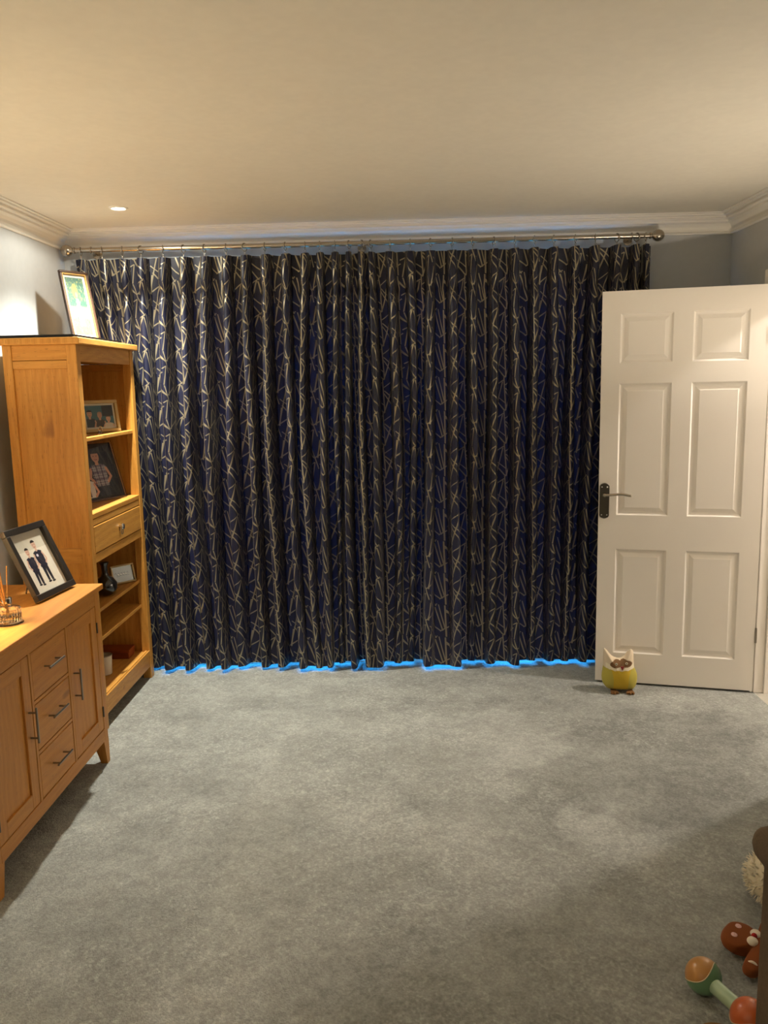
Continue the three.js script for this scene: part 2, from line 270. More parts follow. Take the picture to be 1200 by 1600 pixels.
  for (const y of [0.25, 1.72]) { const h = part('hinge', merge([bar([0.006, y, -0.004], [0.006, y + 0.075, -0.004], 0.005, 12), span(0.0, 0.010, y, y + 0.075, 0.0005, 0.003, 0.0005)]), M.steel, d); h.userData.label = 'small metal hinge on the door edge'; }
}

// ------------------------------------------------------------------ curtains, pole and rings
const ROD = { y: 2.296, z: -4.385, r: 0.0125, x0: -1.705, x1: 1.28 };
{
  const t = thing('curtain_pole', 'brushed nickel curtain pole with ball finials below the cornice', 'curtain pole', [0, ROD.y, ROD.z]);
  part('pole', bar([ROD.x0, 0, 0], [ROD.x1, 0, 0], ROD.r, 24), M.nickel, t);
  for (const [x, s] of [[ROD.x0, -1], [ROD.x1, 1]]) {
    const g = lathe([[0, 0], [0.0155, 0.0], [0.017, 0.004], [0.0155, 0.009], [0.011, 0.012], [0.013, 0.016], [0.022, 0.022], [0.029, 0.034], [0.0305, 0.046], [0.027, 0.060], [0.018, 0.071], [0.008, 0.0755], [0, 0.076]], 32);
    g.rotateZ(s > 0 ? -Math.PI / 2 : Math.PI / 2); g.translate(x, 0, 0); part('finial', g, M.nickel, t);
  }
  for (const x of [-1.62, -0.205, 1.19]) part('bracket', merge([bar([x, -0.012, -0.078], [x, -0.012, 0], 0.006, 12), new THREE.CylinderGeometry(0.022, 0.022, 0.006, 24).rotateX(Math.PI / 2).translate(x, -0.012, -0.081), new THREE.TorusGeometry(0.0155, 0.003, 8, 24).rotateY(Math.PI / 2).translate(x, 0, 0)]), M.nickel, t);
}
const ridgeTop = [-1.676, -1.565, -1.457, -1.36, -1.243, -1.135, -1.025, -0.911, -0.814, -0.708, -0.601, -0.498, -0.421, -0.342, -0.269, -0.202, -0.156, -0.056, 0.049, 0.155, 0.267, 0.373, 0.482, 0.59, 0.692, 0.791, 0.902, 1.004, 1.115, 1.216, 1.262];
const ridgeMid = [-1.604, -1.517, -1.441, -1.368, -1.264, -1.15, -1.052, -0.929, -0.816, -0.723, -0.603, -0.536, -0.433, -0.356, -0.305, -0.226, -0.151, -0.031, 0.054, 0.126, 0.275, 0.371, 0.479, 0.601, 0.693, 0.801, 0.886, 0.98, 1.098, 1.199, 1.26];
const ridgeLow = [-1.623, -1.52, -1.427, -1.344, -1.226, -1.116, -1.027, -0.942, -0.805, -0.711, -0.587, -0.495, -0.432, -0.373, -0.301, -0.221, -0.157, -0.053, 0.016, 0.107, 0.283, 0.36, 0.462, 0.604, 0.698, 0.803, 0.883, 0.977, 1.092, 1.198, 1.268];
const ridgeOut = [0.5, 0.5, 0.6, 1, 1, 0.8, 1, 0.65, 0.7, 0.85, 1, 0.85, 0.97, 0.4, 1, 0.97, 0.95, 0.4, 0.35, 0.92, 0.9, 0.35, 0.7, 0.82, 0.42, 0.48, 0.4, 0.68, 0.6, 0.6, 0.6];
const valleyOut = [0.2, 0.2, 0.45, 0.5, 0.3, 0.5, 0.45, 0.25, 0.4, 0.15, 0.75, 0.75, 0.25, 0.25, 0, 0.9, 0.3, 0.28, 0, 0.8, 0.2, 0.15, 0.45, 0.3, 0.05, 0.3, 0.3, 0.3, 0.2, 0.3];
const CT = { y1: 2.250, y0: 0.019 };
// criss-cross pattern: one repeat is 0.245 m by 0.178 m, drawn on both colour and sheen
const TILE = { w: 0.245, h: 0.178 };
const patternLines = [
  [[22, 30], [90, 285]], [[50, 150], [190, 52]], [[82, 150], [112, -70]], [[180, 72], [80, 525]], [[100, 222], [215, 330]], [[120, 300], [200, 412]], [[210, 150], [392, 325]], [[200, 172], [352, 412]], [[205, 112], [362, -10]],
  [[330, 20], [205, 420]], [[340, 30], [412, 325]], [[195, 20], [215, 412]], [[375, 0], [432, 302]], [[432, 12], [440, 400]], [[386, 332], [468, 270]], [[2, 232], [52, 202]], [[52, 202], [20, 420]], [[-20, 90], [52, 150]], [[430, 60], [492, 130]],
];
function drawPattern(base, line, weave) {
  return canvasTexture(456, 400, (x, w, h) => {
    x.fillStyle = base; x.fillRect(0, 0, w, h);
    if (weave) for (let i = 0; i < 9000; i++) { x.fillStyle = `rgba(${weave},${0.10 * rand()})`; x.fillRect(Math.floor(rand() * w), Math.floor(rand() * h), 1 + rand() * 2, 6 + rand() * 10); }
    x.lineCap = 'butt'; x.lineJoin = 'bevel'; x.strokeStyle = line;
    for (const ox of [-w, 0, w]) for (const oy of [-h, 0, h]) patternLines.forEach((l, n) => {
      x.lineWidth = 11 + (n * 7 % 4); x.beginPath();
      l.forEach(([a, b], i) => { const px = a * (456 / 460) + ox, py = b * (400 / 397) + oy; i ? x.lineTo(px, py) : x.moveTo(px, py); }); x.stroke();
    });
  }, !!weave);
}
const clothMap = drawPattern('rgb(19,22,47)', 'rgb(160,150,126)', '52,62,110');
const clothRough = drawPattern('rgb(0,120,0)', 'rgb(0,98,150)', null);
const clothPass = drawPattern('rgb(255,255,255)', 'rgb(0,0,0)', null);
const cloth = phys(0xffffff, 1, { map: clothMap, transmissionMap: clothPass, roughnessMap: clothRough, metalnessMap: clothRough, metalness: 1, transmission: 0.2, thickness: 0, side: THREE.DoubleSide });
const lining = phys(0xd8d2c4, 1, { transmission: 0.4, thickness: 0, side: THREE.DoubleSide });
function curtainSheet(i0, i1, offset) {
  // control points across the cloth: ridge, valley, ridge ... each with x and z at top, middle and hem
  const pts = [];
  const push = (xt, xm, xl, zt, zm, zl, ridge) => pts.push({ x: [xt, xm, xl], z: [zt, zm, zl], ridge });
  const first = i0 === 0;
  if (first) push(-1.712, -1.66, -1.66, -4.40, -4.40, -4.42, 0); else push(-0.25, -0.25, -0.25, -4.43, -4.45, -4.455, 0);
  for (let i = i0; i <= i1; i++) {
    const n = ridgeOut[i]; push(ridgeTop[i], ridgeMid[i], ridgeLow[i], i < 3 ? -4.372 : -4.348, i < 3 ? -4.35 : i < 4 ? -4.335 : -4.312 + 0.03 * (n - 0.5), -4.452 + 0.145 * n, 1);
    if (i < i1) {
      const v = valleyOut[i], lean = clamp(0.5 - 0.22 * ridgeMid[i], 0.36, 0.74);
      push(lerp(ridgeTop[i], ridgeTop[i + 1], 0.5), lerp(ridgeMid[i], ridgeMid[i + 1], lerp(0.5, lean, 0.6)), lerp(ridgeLow[i], ridgeLow[i + 1], lean), -4.420, -4.458 + 0.03 * (v - 0.3), -4.458 + 0.145 * v, 0);
    }
  }
  if (i1 === 30) push(1.292, 1.295, 1.30, -4.40, -4.41, -4.41, 0); else push(-0.25, -0.25, -0.25, -4.43, -4.45, -4.455, 0);
  const rows = 84, sub = 10, cols = (pts.length - 1) * sub, at = [];
  const sway = (k) => k === 0 || k === pts.length - 1 ? 0 : 0.006;
  const quad = (a, t) => a[0] * (1 - t) * (1 - 2 * t) + a[1] * 4 * t * (1 - t) + a[2] * t * (2 * t - 1);
  for (let r = 0; r <= rows; r++) {
    const t = r / rows, y = lerp(CT.y1, CT.y0, t), d = CT.y1 - y, row = [];
    const pinch = Math.exp(-(((d - 0.185) / 0.03) ** 2)), head = Math.exp(-((d / 0.05) ** 2));
    const X = pts.map((p, k) => quad(p.x, t) + sway(k) * Math.sin(k * 1.7 + t * 9) * Math.sin(Math.PI * t)), Z = pts.map((p, k) => quad(p.z, t) + sway(k) * Math.sin(k * 2.3 + t * 7) * Math.sin(Math.PI * t) - (p.ridge ? 0.022 * pinch + 0.010 * head : 0));
    for (let c = 0; c <= cols; c++) {
      const k = Math.min(Math.floor(c / sub), pts.length - 2), f = c / sub - k;
      const e = lerp(pts[k].ridge ? smooth(0.10, 0.62, f) : smooth(0.38, 0.90, f), f, 0.10), bulge = 0.007 * Math.sin(2 * Math.PI * f);
      row.push([lerp(X[k], X[k + 1], f) + bulge * (1 - pinch), y + (r === rows ? 0.004 * Math.sin(c * 0.21) : 0) + (r === 0 ? 0.003 * Math.sin(c * 0.33) : 0), lerp(Z[k], Z[k + 1], e) + offset]);
    }
    at.push(row);
  }
  const ref = at[Math.floor(rows * 0.45)], S = [0];
  for (let c = 1; c <= cols; c++) S.push(S[c - 1] + Math.hypot(ref[c][0] - ref[c - 1][0], ref[c][2] - ref[c - 1][2]));
  const pos = [], uv = [], idx = [];
  for (let r = 0; r <= rows; r++) for (let c = 0; c <= cols; c++) { pos.push(...at[r][c]); uv.push((S[c] + i0 * 0.013) / TILE.w, (at[r][c][1] - 0.0) / TILE.h); }
  for (let r = 0; r < rows; r++) for (let c = 0; c < cols; c++) { const a = r * (cols + 1) + c, b = a + 1, e = a + cols + 1, f = e + 1; idx.push(a, e, b, b, e, f); }
  const g = new THREE.BufferGeometry(); g.setAttribute('position', new THREE.Float32BufferAttribute(pos, 3)); g.setAttribute('uv', new THREE.Float32BufferAttribute(uv, 2)); g.setIndex(idx); g.computeVertexNormals(); return g;
}
for (const [i0, i1, label] of [[0, 14, 'navy curtain with silver criss-cross lines hanging behind the oak bookcase'], [15, 30, 'navy curtain with silver criss-cross lines hanging behind the white door']]) {
  const t = thing('curtain', label, 'curtain', [0, 0, 0], 0, 'pair of patterned curtains');
  part('face_fabric', curtainSheet(i0, i1, 0), cloth, t);
  part('lining', curtainSheet(i0, i1, -0.006), lining, t).userData.label = 'plain pale lining on the window side';
}
{
  const ringG = new THREE.TorusGeometry(0.0205, 0.0024, 10, 32).rotateY(Math.PI / 2), eyeG = new THREE.TorusGeometry(0.0045, 0.0012, 8, 16).translate(0, -0.0265, 0), hookG = bar([0, -0.03, 0], [0, -0.05, 0.002], 0.0012, 6);
  ridgeTop.forEach((x, i) => {
    const ones = ['', 'first', 'second', 'third', 'fourth', 'fifth', 'sixth', 'seventh', 'eighth', 'ninth', 'tenth', 'eleventh', 'twelfth', 'thirteenth', 'fourteenth', 'fifteenth', 'sixteenth'];
    const place = i < 15 ? `${ones[i + 1]} from its left ball finial` : i < 30 ? `${ones[31 - i]} from its right ball finial` : 'nearest to its right ball finial';
    const t = thing('curtain_ring', `nickel ring on the curtain pole, ${place}`, 'curtain ring', [x, ROD.y - 0.0056, ROD.z], (hash(i, 3, 5) - 0.5) * 1.1, 'curtain rings on the pole');
    part('ring', ringG, M.nickel, t); part('eyelet', eyeG, M.nickel, t); part('hook', hookG, M.nickel, t);
  });
}

// ------------------------------------------------------------------ bookcase
const FX = -1.41, BX = -1.735, BZ0 = -3.55, BZ1 = -4.296;   // front, back, near side, far side
{
  const t = thing('bookcase', 'tall narrow oak bookcase with one drawer in the corner', 'bookcase', [0, 0, 0]);
  const P = (name, ...a) => part(name, span(...a), M.oak, t), pw = 0.045;
  P('top', BX - 0.012, FX + 0.022, 1.770, 1.800, BZ0 + 0.022, BZ1 - 0.022, 0.005);
  for (const z of [BZ0, BZ1 + pw]) { P('post', FX - 0.045, FX, 0, 1.770, z, z - pw, 0.003, 'y'); P('post', BX, BX + 0.04, 0, 1.770, z, z - pw, 0.003, 'y'); }
  // side panels: frame rails with a set-back board, near side seen
  for (const [z, s] of [[BZ0, -1], [BZ1, 1]]) {
    P('side_rail', BX + 0.04, FX - 0.045, 1.705, 1.770, z + s * 0.006, z + s * 0.026, 0.002, 'x');
    P('side_rail', BX + 0.04, FX - 0.045, 1.668, 1.703, z + s * 0.003, z + s * 0.026, 0.003, 'x');
    P('side_rail', BX + 0.04, FX - 0.045, 0.80, 0.868, z + s * 0.006, z + s * 0.026, 0.002, 'x');
    P('side_rail', BX + 0.04, FX - 0.045, 0.075, 0.15, z + s * 0.006, z + s * 0.026, 0.002, 'x');
    P('side_panel', BX + 0.04, FX - 0.045, 0.868, 1.668, z + s * 0.012, z + s * 0.024, 0.001, 'y');
    P('side_panel', BX + 0.04, FX - 0.045, 0.15, 0.80, z + s * 0.012, z + s * 0.024, 0.001, 'y');
  }
  const zi0 = BZ0 - pw, zi1 = BZ1 + pw, zs0 = BZ0 - 0.026, zs1 = BZ1 + 0.026;
  P('back_board', BX + 0.004, BX + 0.014, 0.12, 1.77, zs0, zs1, 0.001, 'y');
  P('front_rail', FX - 0.03, FX - 0.004, 1.698, 1.770, zi0, zi1, 0.002, 'z');
  P('shelf', BX + 0.014, FX - 0.012, 1.343, 1.361, zs0, zs1, 0.003, 'z');
  P('shelf', BX + 0.014, FX - 0.002, 0.994, 1.018, zi0, zi1, 0.003, 'z');
  P('front_rail', FX - 0.03, FX - 0.003, 0.964, 0.992, zi0, zi1, 0.002, 'z');
  P('front_rail', FX - 0.03, FX - 0.003, 0.792, 0.832, zi0, zi1, 0.002, 'z');
  P('shelf', BX + 0.014, FX - 0.03, 0.800, 0.816, zs0, zs1, 0.002, 'z');
  P('shelf', BX + 0.014, FX - 0.030, 0.539, 0.557, zs0, zs1, 0.003, 'z');
  P('shelf', BX + 0.014, FX - 0.030, 0.401, 0.419, zs0, zs1, 0.003, 'z');
  P('bottom_shelf', BX + 0.014, FX - 0.028, 0.125, 0.150, zs0, zs1, 0.003, 'z');
  P('front_lip', FX - 0.011, FX - 0.001, 0.126, 0.158, zi0, zi1, 0.002, 'z'); P('front_lip', FX - 0.027, FX - 0.014, 0.126, 0.158, zi0, zi1, 0.002, 'z');
  P('plinth_rail', FX - 0.03, FX - 0.004, 0.066, 0.126, zi0, zi1, 0.002, 'z');
  const dr = P('drawer', FX - 0.022, FX - 0.001, 0.836, 0.960, zi0 - 0.004, zi1 + 0.004, 0.004, 'z');
  const kz = (zi0 + zi1) / 2;
  part('knob', lathe([[0, 0], [0.008, 0], [0.007, 0.008], [0.0085, 0.011], [0.015, 0.014], [0.016, 0.019], [0.012, 0.024], [0, 0.026]], 24).rotateZ(-Math.PI / 2).translate(FX - 0.001, 0.905, kz), M.chrome, dr).userData.label = 'chrome knob with a hanging ring';
  part('ring_pull', new THREE.TorusGeometry(0.013, 0.0022, 8, 24).rotateY(Math.PI / 2).translate(FX + 0.012, 0.880, kz), M.steel, dr);
}
// black slab lying on the bookcase
tag(part('black_slab', span(BX - 0.005, FX - 0.004, 1.8003, 1.8123, BZ0 + 0.012, -4.15, 0.002), M.black, scene), 'thin black slab lying on top of the oak bookcase', 'slab');

// ------------------------------------------------------------------ sideboard
const SX = -1.285, SB = -1.70, S0 = -2.29, S1 = -3.258;
{
  const t = thing('sideboard', 'light oak sideboard with three drawers between two panelled doors', 'sideboard', [0, 0, 0]);
  const P = (name, x0, x1, y0, y1, z0, z1, r = 0.003, g, par = t) => part(name, span(x0, x1, y0, y1, z0, z1, r, g), M.paleOak, par);
  P('top', SB - 0.01, SX + 0.020, 0.752, 0.776, S0 + 0.018, S1 - 0.018, 0.004, 'z');
  P('side_panel', SB + 0.01, SX - 0.03, 0.105, 0.752, S0 - 0.004, S0 - 0.022, 0.002, 'y');
  P('side_panel', SB + 0.01, SX - 0.03, 0.105, 0.752, S1 + 0.022, S1 + 0.004, 0.002, 'y');
  P('back_board', SB, SB + 0.01, 0.105, 0.752, S0 - 0.01, S1 + 0.01, 0.002, 'z');
  P('bottom_board', SB + 0.01, SX - 0.02, 0.105, 0.121, S0 - 0.022, S1 + 0.022, 0.002, 'z');
  P('front_rail', SX - 0.022, SX, 0.693, 0.752, S0 - 0.035, S1 + 0.035, 0.002, 'z');
  P('front_rail', SX - 0.022, SX, 0.105, 0.158, S0 - 0.035, S1 + 0.035, 0.002, 'z');
  for (const z of [S0, S1 + 0.035]) P('stile', SX - 0.030, SX, 0.105, 0.752, z, z - 0.035, 0.002, 'y');
  const zd0 = -2.615, zd1 = -2.905, m = 0.016;   // drawer column between two mullions
  P('stile', SX - 0.022, SX, 0.158, 0.693, zd0, zd0 - m, 0.002, 'y'); P('stile', SX - 0.022, SX, 0.158, 0.693, zd1 - m, zd1 - 2 * m, 0.002, 'y');
  const dz0 = zd0 - m - 0.003, dz1 = zd1 - m + 0.003;
  for (const y of [0.512, 0.330]) P('front_rail', SX - 0.022, SX - 0.001, y - 0.006, y + 0.006, zd0 - m, zd1 - m, 0.001, 'z');
  const barPull = (a, b, par) => part('bar_handle', merge([bar(a, b, 0.004, 10), ...[0.14, 0.86].map((f) => { const q = a.map((v, k) => lerp(v, b[k], f)); return bar([SX - 0.004, q[1], q[2]], q, 0.0035, 8); })]), M.steel, par);
  for (const [y0, y1] of [[0.521, 0.690], [0.339, 0.503], [0.161, 0.321]]) {
    const d = P('drawer', SX - 0.022, SX - 0.001, y0, y1, dz0, dz1, 0.003, 'z'), y = (y0 + y1) / 2, zc = (dz0 + dz1) / 2;
    barPull([SX + 0.026, y + 0.005, zc + 0.062], [SX + 0.026, y + 0.005, zc - 0.062], d);
  }
  for (const [z0, z1, hz, far] of [[S0 - 0.038, zd0 + 0.003, zd0 + 0.030, 0], [zd1 - 2 * m - 0.003, S1 + 0.038, zd1 - 2 * m - 0.03, 1]]) {
    const y0 = 0.161, y1 = 0.690, w = 0.052, top = SX - 0.001, d = part('door', merge([span(SX - 0.022, top, y0, y1, z0, z0 - w, 0.002, 'y'), span(SX - 0.022, top, y0, y1, z1 + w, z1, 0.002, 'y'), span(SX - 0.022, top, y0, y0 + w, z0 - w, z1 + w, 0.002, 'z'), span(SX - 0.022, top, y1 - w, y1, z0 - w, z1 + w, 0.002, 'z')]), M.paleOak, t);
    P('door_panel', SX - 0.020, SX - 0.009, y0 + w - 0.002, y1 - w + 0.002, z0 - w + 0.002, z1 + w - 0.002, 0.001, 'y', d);
    barPull([SX + 0.026, 0.390, hz], [SX + 0.026, 0.515, hz], d);
    for (const y of [0.235, 0.60]) part('hinge', bar([SX + 0.002, y - 0.022, far ? z1 - 0.001 : z0 + 0.001], [SX + 0.002, y + 0.022, far ? z1 - 0.001 : z0 + 0.001], 0.0035, 8), M.pewter, d);
  }
  for (const x of [SX, SB]) for (const z of [S0, S1]) {   // tapered legs splayed inward faces
    const s = x === SX ? -1 : 1, q = z === S0 ? -1 : 1, g = new THREE.BoxGeometry(0.05, 0.11, 0.05).toNonIndexed(), p = g.attributes.position;
    for (let i = 0; i < p.count; i++) { const low = p.getY(i) < 0, k = low ? 0.028 : 0.05; p.setXYZ(i, x + (p.getX(i) * -s > 0 ? 0 : s * k), low ? 0 : 0.107, z + (p.getZ(i) * -q > 0 ? 0 : q * k)); }
    g.computeVertexNormals(); metreUV(g, 'y', rand()); part('leg', g, M.paleOak, t);
  }
}

// ------------------------------------------------------------------ picture frames
function person(x, cx, cy, s, { hair = '#2a1d18', skin = '#c79a80', top = '#22242c', legs = '#22242c', shoes = '#1c1c20', full = true, tilt = 0 }) {
  x.save(); x.translate(cx, cy); x.rotate(tilt); x.scale(s, s);
  if (full) { x.fillStyle = legs; x.beginPath(); x.moveTo(-0.16, 0.5); x.lineTo(0.17, 0.5); x.lineTo(0.15, 1.05); x.lineTo(0.03, 1.05); x.lineTo(0.0, 0.62); x.lineTo(-0.06, 1.02); x.lineTo(-0.17, 1.02); x.fill(); x.fillStyle = shoes; x.beginPath(); x.ellipse(-0.11, 1.06, 0.09, 0.035, 0, 0, 7); x.ellipse(0.1, 1.09, 0.09, 0.035, 0, 0, 7); x.fill(); }
  x.fillStyle = top; x.beginPath(); x.moveTo(-0.24, 0.06); x.quadraticCurveTo(0, -0.06, 0.24, 0.06); x.lineTo(0.2, 0.56); x.lineTo(-0.19, 0.56); x.fill();
  x.strokeStyle = skin; x.lineWidth = 0.07; x.lineCap = 'round'; x.beginPath(); x.moveTo(-0.23, 0.12); x.lineTo(-0.3, 0.34); x.lineTo(-0.18, 0.46); x.moveTo(0.23, 0.12); x.lineTo(0.31, 0.34); x.lineTo(0.2, 0.46); x.stroke();
  x.fillStyle = skin; x.fillRect(-0.05, -0.1, 0.1, 0.14); x.beginPath(); x.ellipse(0, -0.19, 0.115, 0.15, 0, 0, 7); x.fill();
  x.fillStyle = hair; x.beginPath(); x.ellipse(0, -0.265, 0.118, 0.085, 0, Math.PI, 0); x.fill();
  x.fillStyle = 'rgba(60,30,25,.8)'; x.beginPath(); x.ellipse(-0.045, -0.2, 0.016, 0.012, 0, 0, 7); x.ellipse(0.045, -0.2, 0.016, 0.012, 0, 0, 7); x.fill(); x.strokeStyle = '#8a4a44'; x.lineWidth = 0.018; x.beginPath(); x.moveTo(-0.04, -0.115); x.quadraticCurveTo(0, -0.09, 0.04, -0.115); x.stroke();
  x.restore();
}
// a frame stands with its lower edge running from a to b (as the viewer reads it) and leans back along up
function pictureFrame(name, label, a, b, up, { width, mat, mount = 0, print, inner, depth = 0.016, easel = 0.6 }) {
  const A = new THREE.Vector3(...a), B = new THREE.Vector3(...b), U = new THREE.Vector3(...up), w = A.distanceTo(B);
  const ex = B.clone().sub(A).normalize(), ez = ex.clone().cross(U).normalize(), ey = ez.clone().cross(ex).normalize(), h = U.length();
  const t = thing(name, label, 'picture frame', A.clone().add(B).multiplyScalar(0.5).toArray());
  t.quaternion.setFromRotationMatrix(new THREE.Matrix4().makeBasis(ex, ey, ez));
  const f = width, bev = (x0, x1, y0, y1) => span(x0, x1, y0, y1, 0, depth, 0.003);
  part('frame', merge([bev(-w / 2, w / 2, 0, f), bev(-w / 2, w / 2, h - f, h), bev(-w / 2, -w / 2 + f, f, h - f), bev(w / 2 - f, w / 2, f, h - f)]), mat, t);
  if (inner) part('inner_border', merge([[-w / 2 + f, w / 2 - f, f, f + 0.005], [-w / 2 + f, w / 2 - f, h - f - 0.005, h - f], [-w / 2 + f, -w / 2 + f + 0.005, f, h - f], [w / 2 - f - 0.005, w / 2 - f, f, h - f]].map((q) => span(...q, 0.004, depth - 0.003, 0.001))), inner, t);
  part('backing', span(-w / 2 + f * 0.5, w / 2 - f * 0.5, f * 0.5, h - f * 0.5, 0, 0.004, 0), mount ? M.mount : M.blackFrame, t);
  const g = new THREE.PlaneGeometry(w - 2 * f - 2 * mount, h - 2 * f - 2 * mount).translate(0, h / 2, 0.0048);
  part('photograph', g, std(0xffffff, 0.5, { map: canvasTexture(...print) }), t);
  part('glass', new THREE.PlaneGeometry(w - 2 * f, h - 2 * f).translate(0, h / 2, 0.008), M.glass, t);
  if (easel) {   // a strut hinged behind that reaches the surface
    const local = (p) => p.clone().sub(t.position).applyQuaternion(t.quaternion.clone().invert());
    const hinge = new THREE.Vector3(0, h * easel, -0.001), world = hinge.clone().applyQuaternion(t.quaternion).add(t.position), back = ez.clone().setY(0).normalize().multiplyScalar(-0.045);
    const foot = local(new THREE.Vector3(world.x + back.x, A.y + 0.003, world.z + back.z));
    part('strut', bar(hinge.toArray(), foot.toArray(), 0.003, 8), mat, t);
  }
  return t;
}
pictureFrame('picture_frame', 'black framed photo of two children in dark clothes on the sideboard', [-1.405, 0.777, -2.955], [-1.375, 0.777, -3.230], [-0.125, 0.269, 0.004], {
  width: 0.026, mat: M.blackFrame, depth: 0.022, print: [384, 400, (x, w, h) => {
    x.fillStyle = '#e9e1d2'; x.fillRect(0, 0, w, h); x.fillStyle = '#d6cfbf'; x.fillRect(0, 0, w, h * 0.3);
    const navy = { top: '#1d1a30', legs: '#1b1829', skin: '#d9b09a', shoes: '#191620' };
    person(x, w * 0.33, h * 0.40, 180, { ...navy, tilt: 0.04 }); person(x, w * 0.60, h * 0.33, 205, { ...navy, tilt: -0.03 });
    x.fillStyle = '#e8e2ee'; x.beginPath(); x.ellipse(w * 0.6 - 14, h * 0.33 + 34, 12, 10, 0, 0, 7); x.fill();
  }],
});
pictureFrame('picture_frame', 'dark wood framed photo of a figure in a long white dress on the bookcase top', [-1.605, 1.8135, -4.00], [-1.520, 1.8135, -4.135], [-0.066, 0.335, -0.03], {
  width: 0.012, mat: M.walnut, inner: M.gilt, mount: 0.018, depth: 0.018, easel: 0.55, print: [256, 420, (x, w, h) => {
    x.fillStyle = '#5d7a58'; x.fillRect(0, 0, w, h); x.fillStyle = '#35574c'; x.fillRect(0, 0, w, h * 0.5); x.fillStyle = '#70906a'; x.fillRect(0, h * 0.52, w, h * 0.2);
    for (let i = 0; i < 500; i++) { x.fillStyle = ['#284a40', '#557a4c', '#9a8f54', '#7f9a70'][i % 4]; x.globalAlpha = 0.5; x.fillRect(rand() * w, rand() * h * (i % 4 === 2 ? 0.4 : 1), 3 + rand() * 12, 4 + rand() * 14); } x.globalAlpha = 1;
    x.fillStyle = '#a98b45'; x.beginPath(); x.ellipse(w * 0.42, h * 0.24, 40, 56, 0, 0, 7); x.fill(); x.fillStyle = '#c9c3b4'; x.beginPath(); x.moveTo(w * 0.42, h * 0.36); x.lineTo(w * 0.54, h * 0.38); x.lineTo(w * 0.68, h * 0.84); x.lineTo(w * 0.36, h * 0.86); x.fill();
    x.fillStyle = '#a67c62'; x.beginPath(); x.ellipse(w * 0.47, h * 0.30, 15, 20, 0, 0, 7); x.fill();
  }],
});
pictureFrame('picture_frame', 'light wood landscape frame with three people on the upper bookcase shelf', [-1.580, 1.362, -3.985], [-1.455, 1.362, -4.150], [-0.02, 0.158, -0.014], {
  width: 0.016, mat: M.lightWood, mount: 0.010, print: [420, 300, (x, w, h) => {
    x.fillStyle = '#39616b'; x.fillRect(0, 0, w, h); x.fillStyle = '#2c2a2c'; x.fillRect(w * 0.6, 0, w * 0.4, h * 0.5);
    person(x, w * 0.14, h * 0.58, 330, { full: false, top: '#20242a', skin: '#b98d74' }); person(x, w * 0.50, h * 0.64, 300, { full: false, top: '#3b3430', skin: '#b58a72', hair: '#a07c66' }); person(x, w * 0.80, h * 0.80, 300, { full: false, top: '#b9b2a6', skin: '#c49a82', hair: '#4a3526' });
  }],
});
{
  // frameless photo held in clear glass
  const a = [-1.590, 1.0195, -3.880], b = [-1.452, 1.0195, -4.170];
  const t = pictureFrame('glass_picture_frame', 'clear glass frame with two smiling boys on the middle bookcase shelf', a, b, [-0.085, 0.292, -0.036], {
    width: 0.022, mat: M.clearGlass, depth: 0.010, easel: 0, print: [420, 420, (x, w, h) => {
      x.fillStyle = '#10121c'; x.fillRect(0, 0, w, h);
      person(x, w * 0.60, h * 0.36, 330, { top: '#6d6a74', legs: '#2a2c38', skin: '#c08a70', hair: '#1d1512' });
      for (let i = 0; i < 9; i++) { x.strokeStyle = i % 3 ? 'rgba(225,215,215,.55)' : 'rgba(60,40,70,.7)'; x.lineWidth = i % 3 ? 4 : 9; x.beginPath(); x.moveTo(w * 0.60 - 66 + i * 16, h * 0.38); x.lineTo(w * 0.60 - 58 + i * 14, h * 0.80); x.stroke(); x.beginPath(); x.moveTo(w * 0.60 - 70, h * 0.39 + i * 19); x.lineTo(w * 0.60 + 70, h * 0.39 + i * 19); x.stroke(); }
      person(x, w * 0.24, h * 0.66, 290, { top: '#cfc7c4', legs: '#29264a', skin: '#c8927a', hair: '#7a5a44' });
      x.fillStyle = '#2c2858'; x.fillRect(w * 0.24 - 14, h * 0.70, 28, 120);
    }],
  });
}
pictureFrame('picture_frame', 'small wooden landscape frame with grey script leaning on the lower shelf', [-1.540, 0.558, -4.115], [-1.452, 0.558, -4.215], [-0.02, 0.096, -0.016], {
  width: 0.009, mat: M.lightWood, print: [300, 200, (x, w, h) => {
    x.fillStyle = '#7f8b8c'; x.fillRect(0, 0, w, h); x.strokeStyle = '#26292b'; x.lineWidth = 6; x.lineCap = 'round'; x.beginPath(); x.moveTo(40, 90);
    for (let i = 0; i < 9; i++) x.quadraticCurveTo(52 + i * 22, i % 2 ? 130 : 60, 62 + i * 22, 95); x.stroke(); x.fillStyle = '#d9d6cc'; for (let i = 0; i < 4; i++) { x.beginPath(); x.ellipse(90 + i * 38, 100, 12, 7, 0.3, 0, 7); x.fill(); } x.lineWidth = 4; x.beginPath(); x.moveTo(60, 125); x.quadraticCurveTo(150, 110, 245, 122); x.stroke();
  }],
});

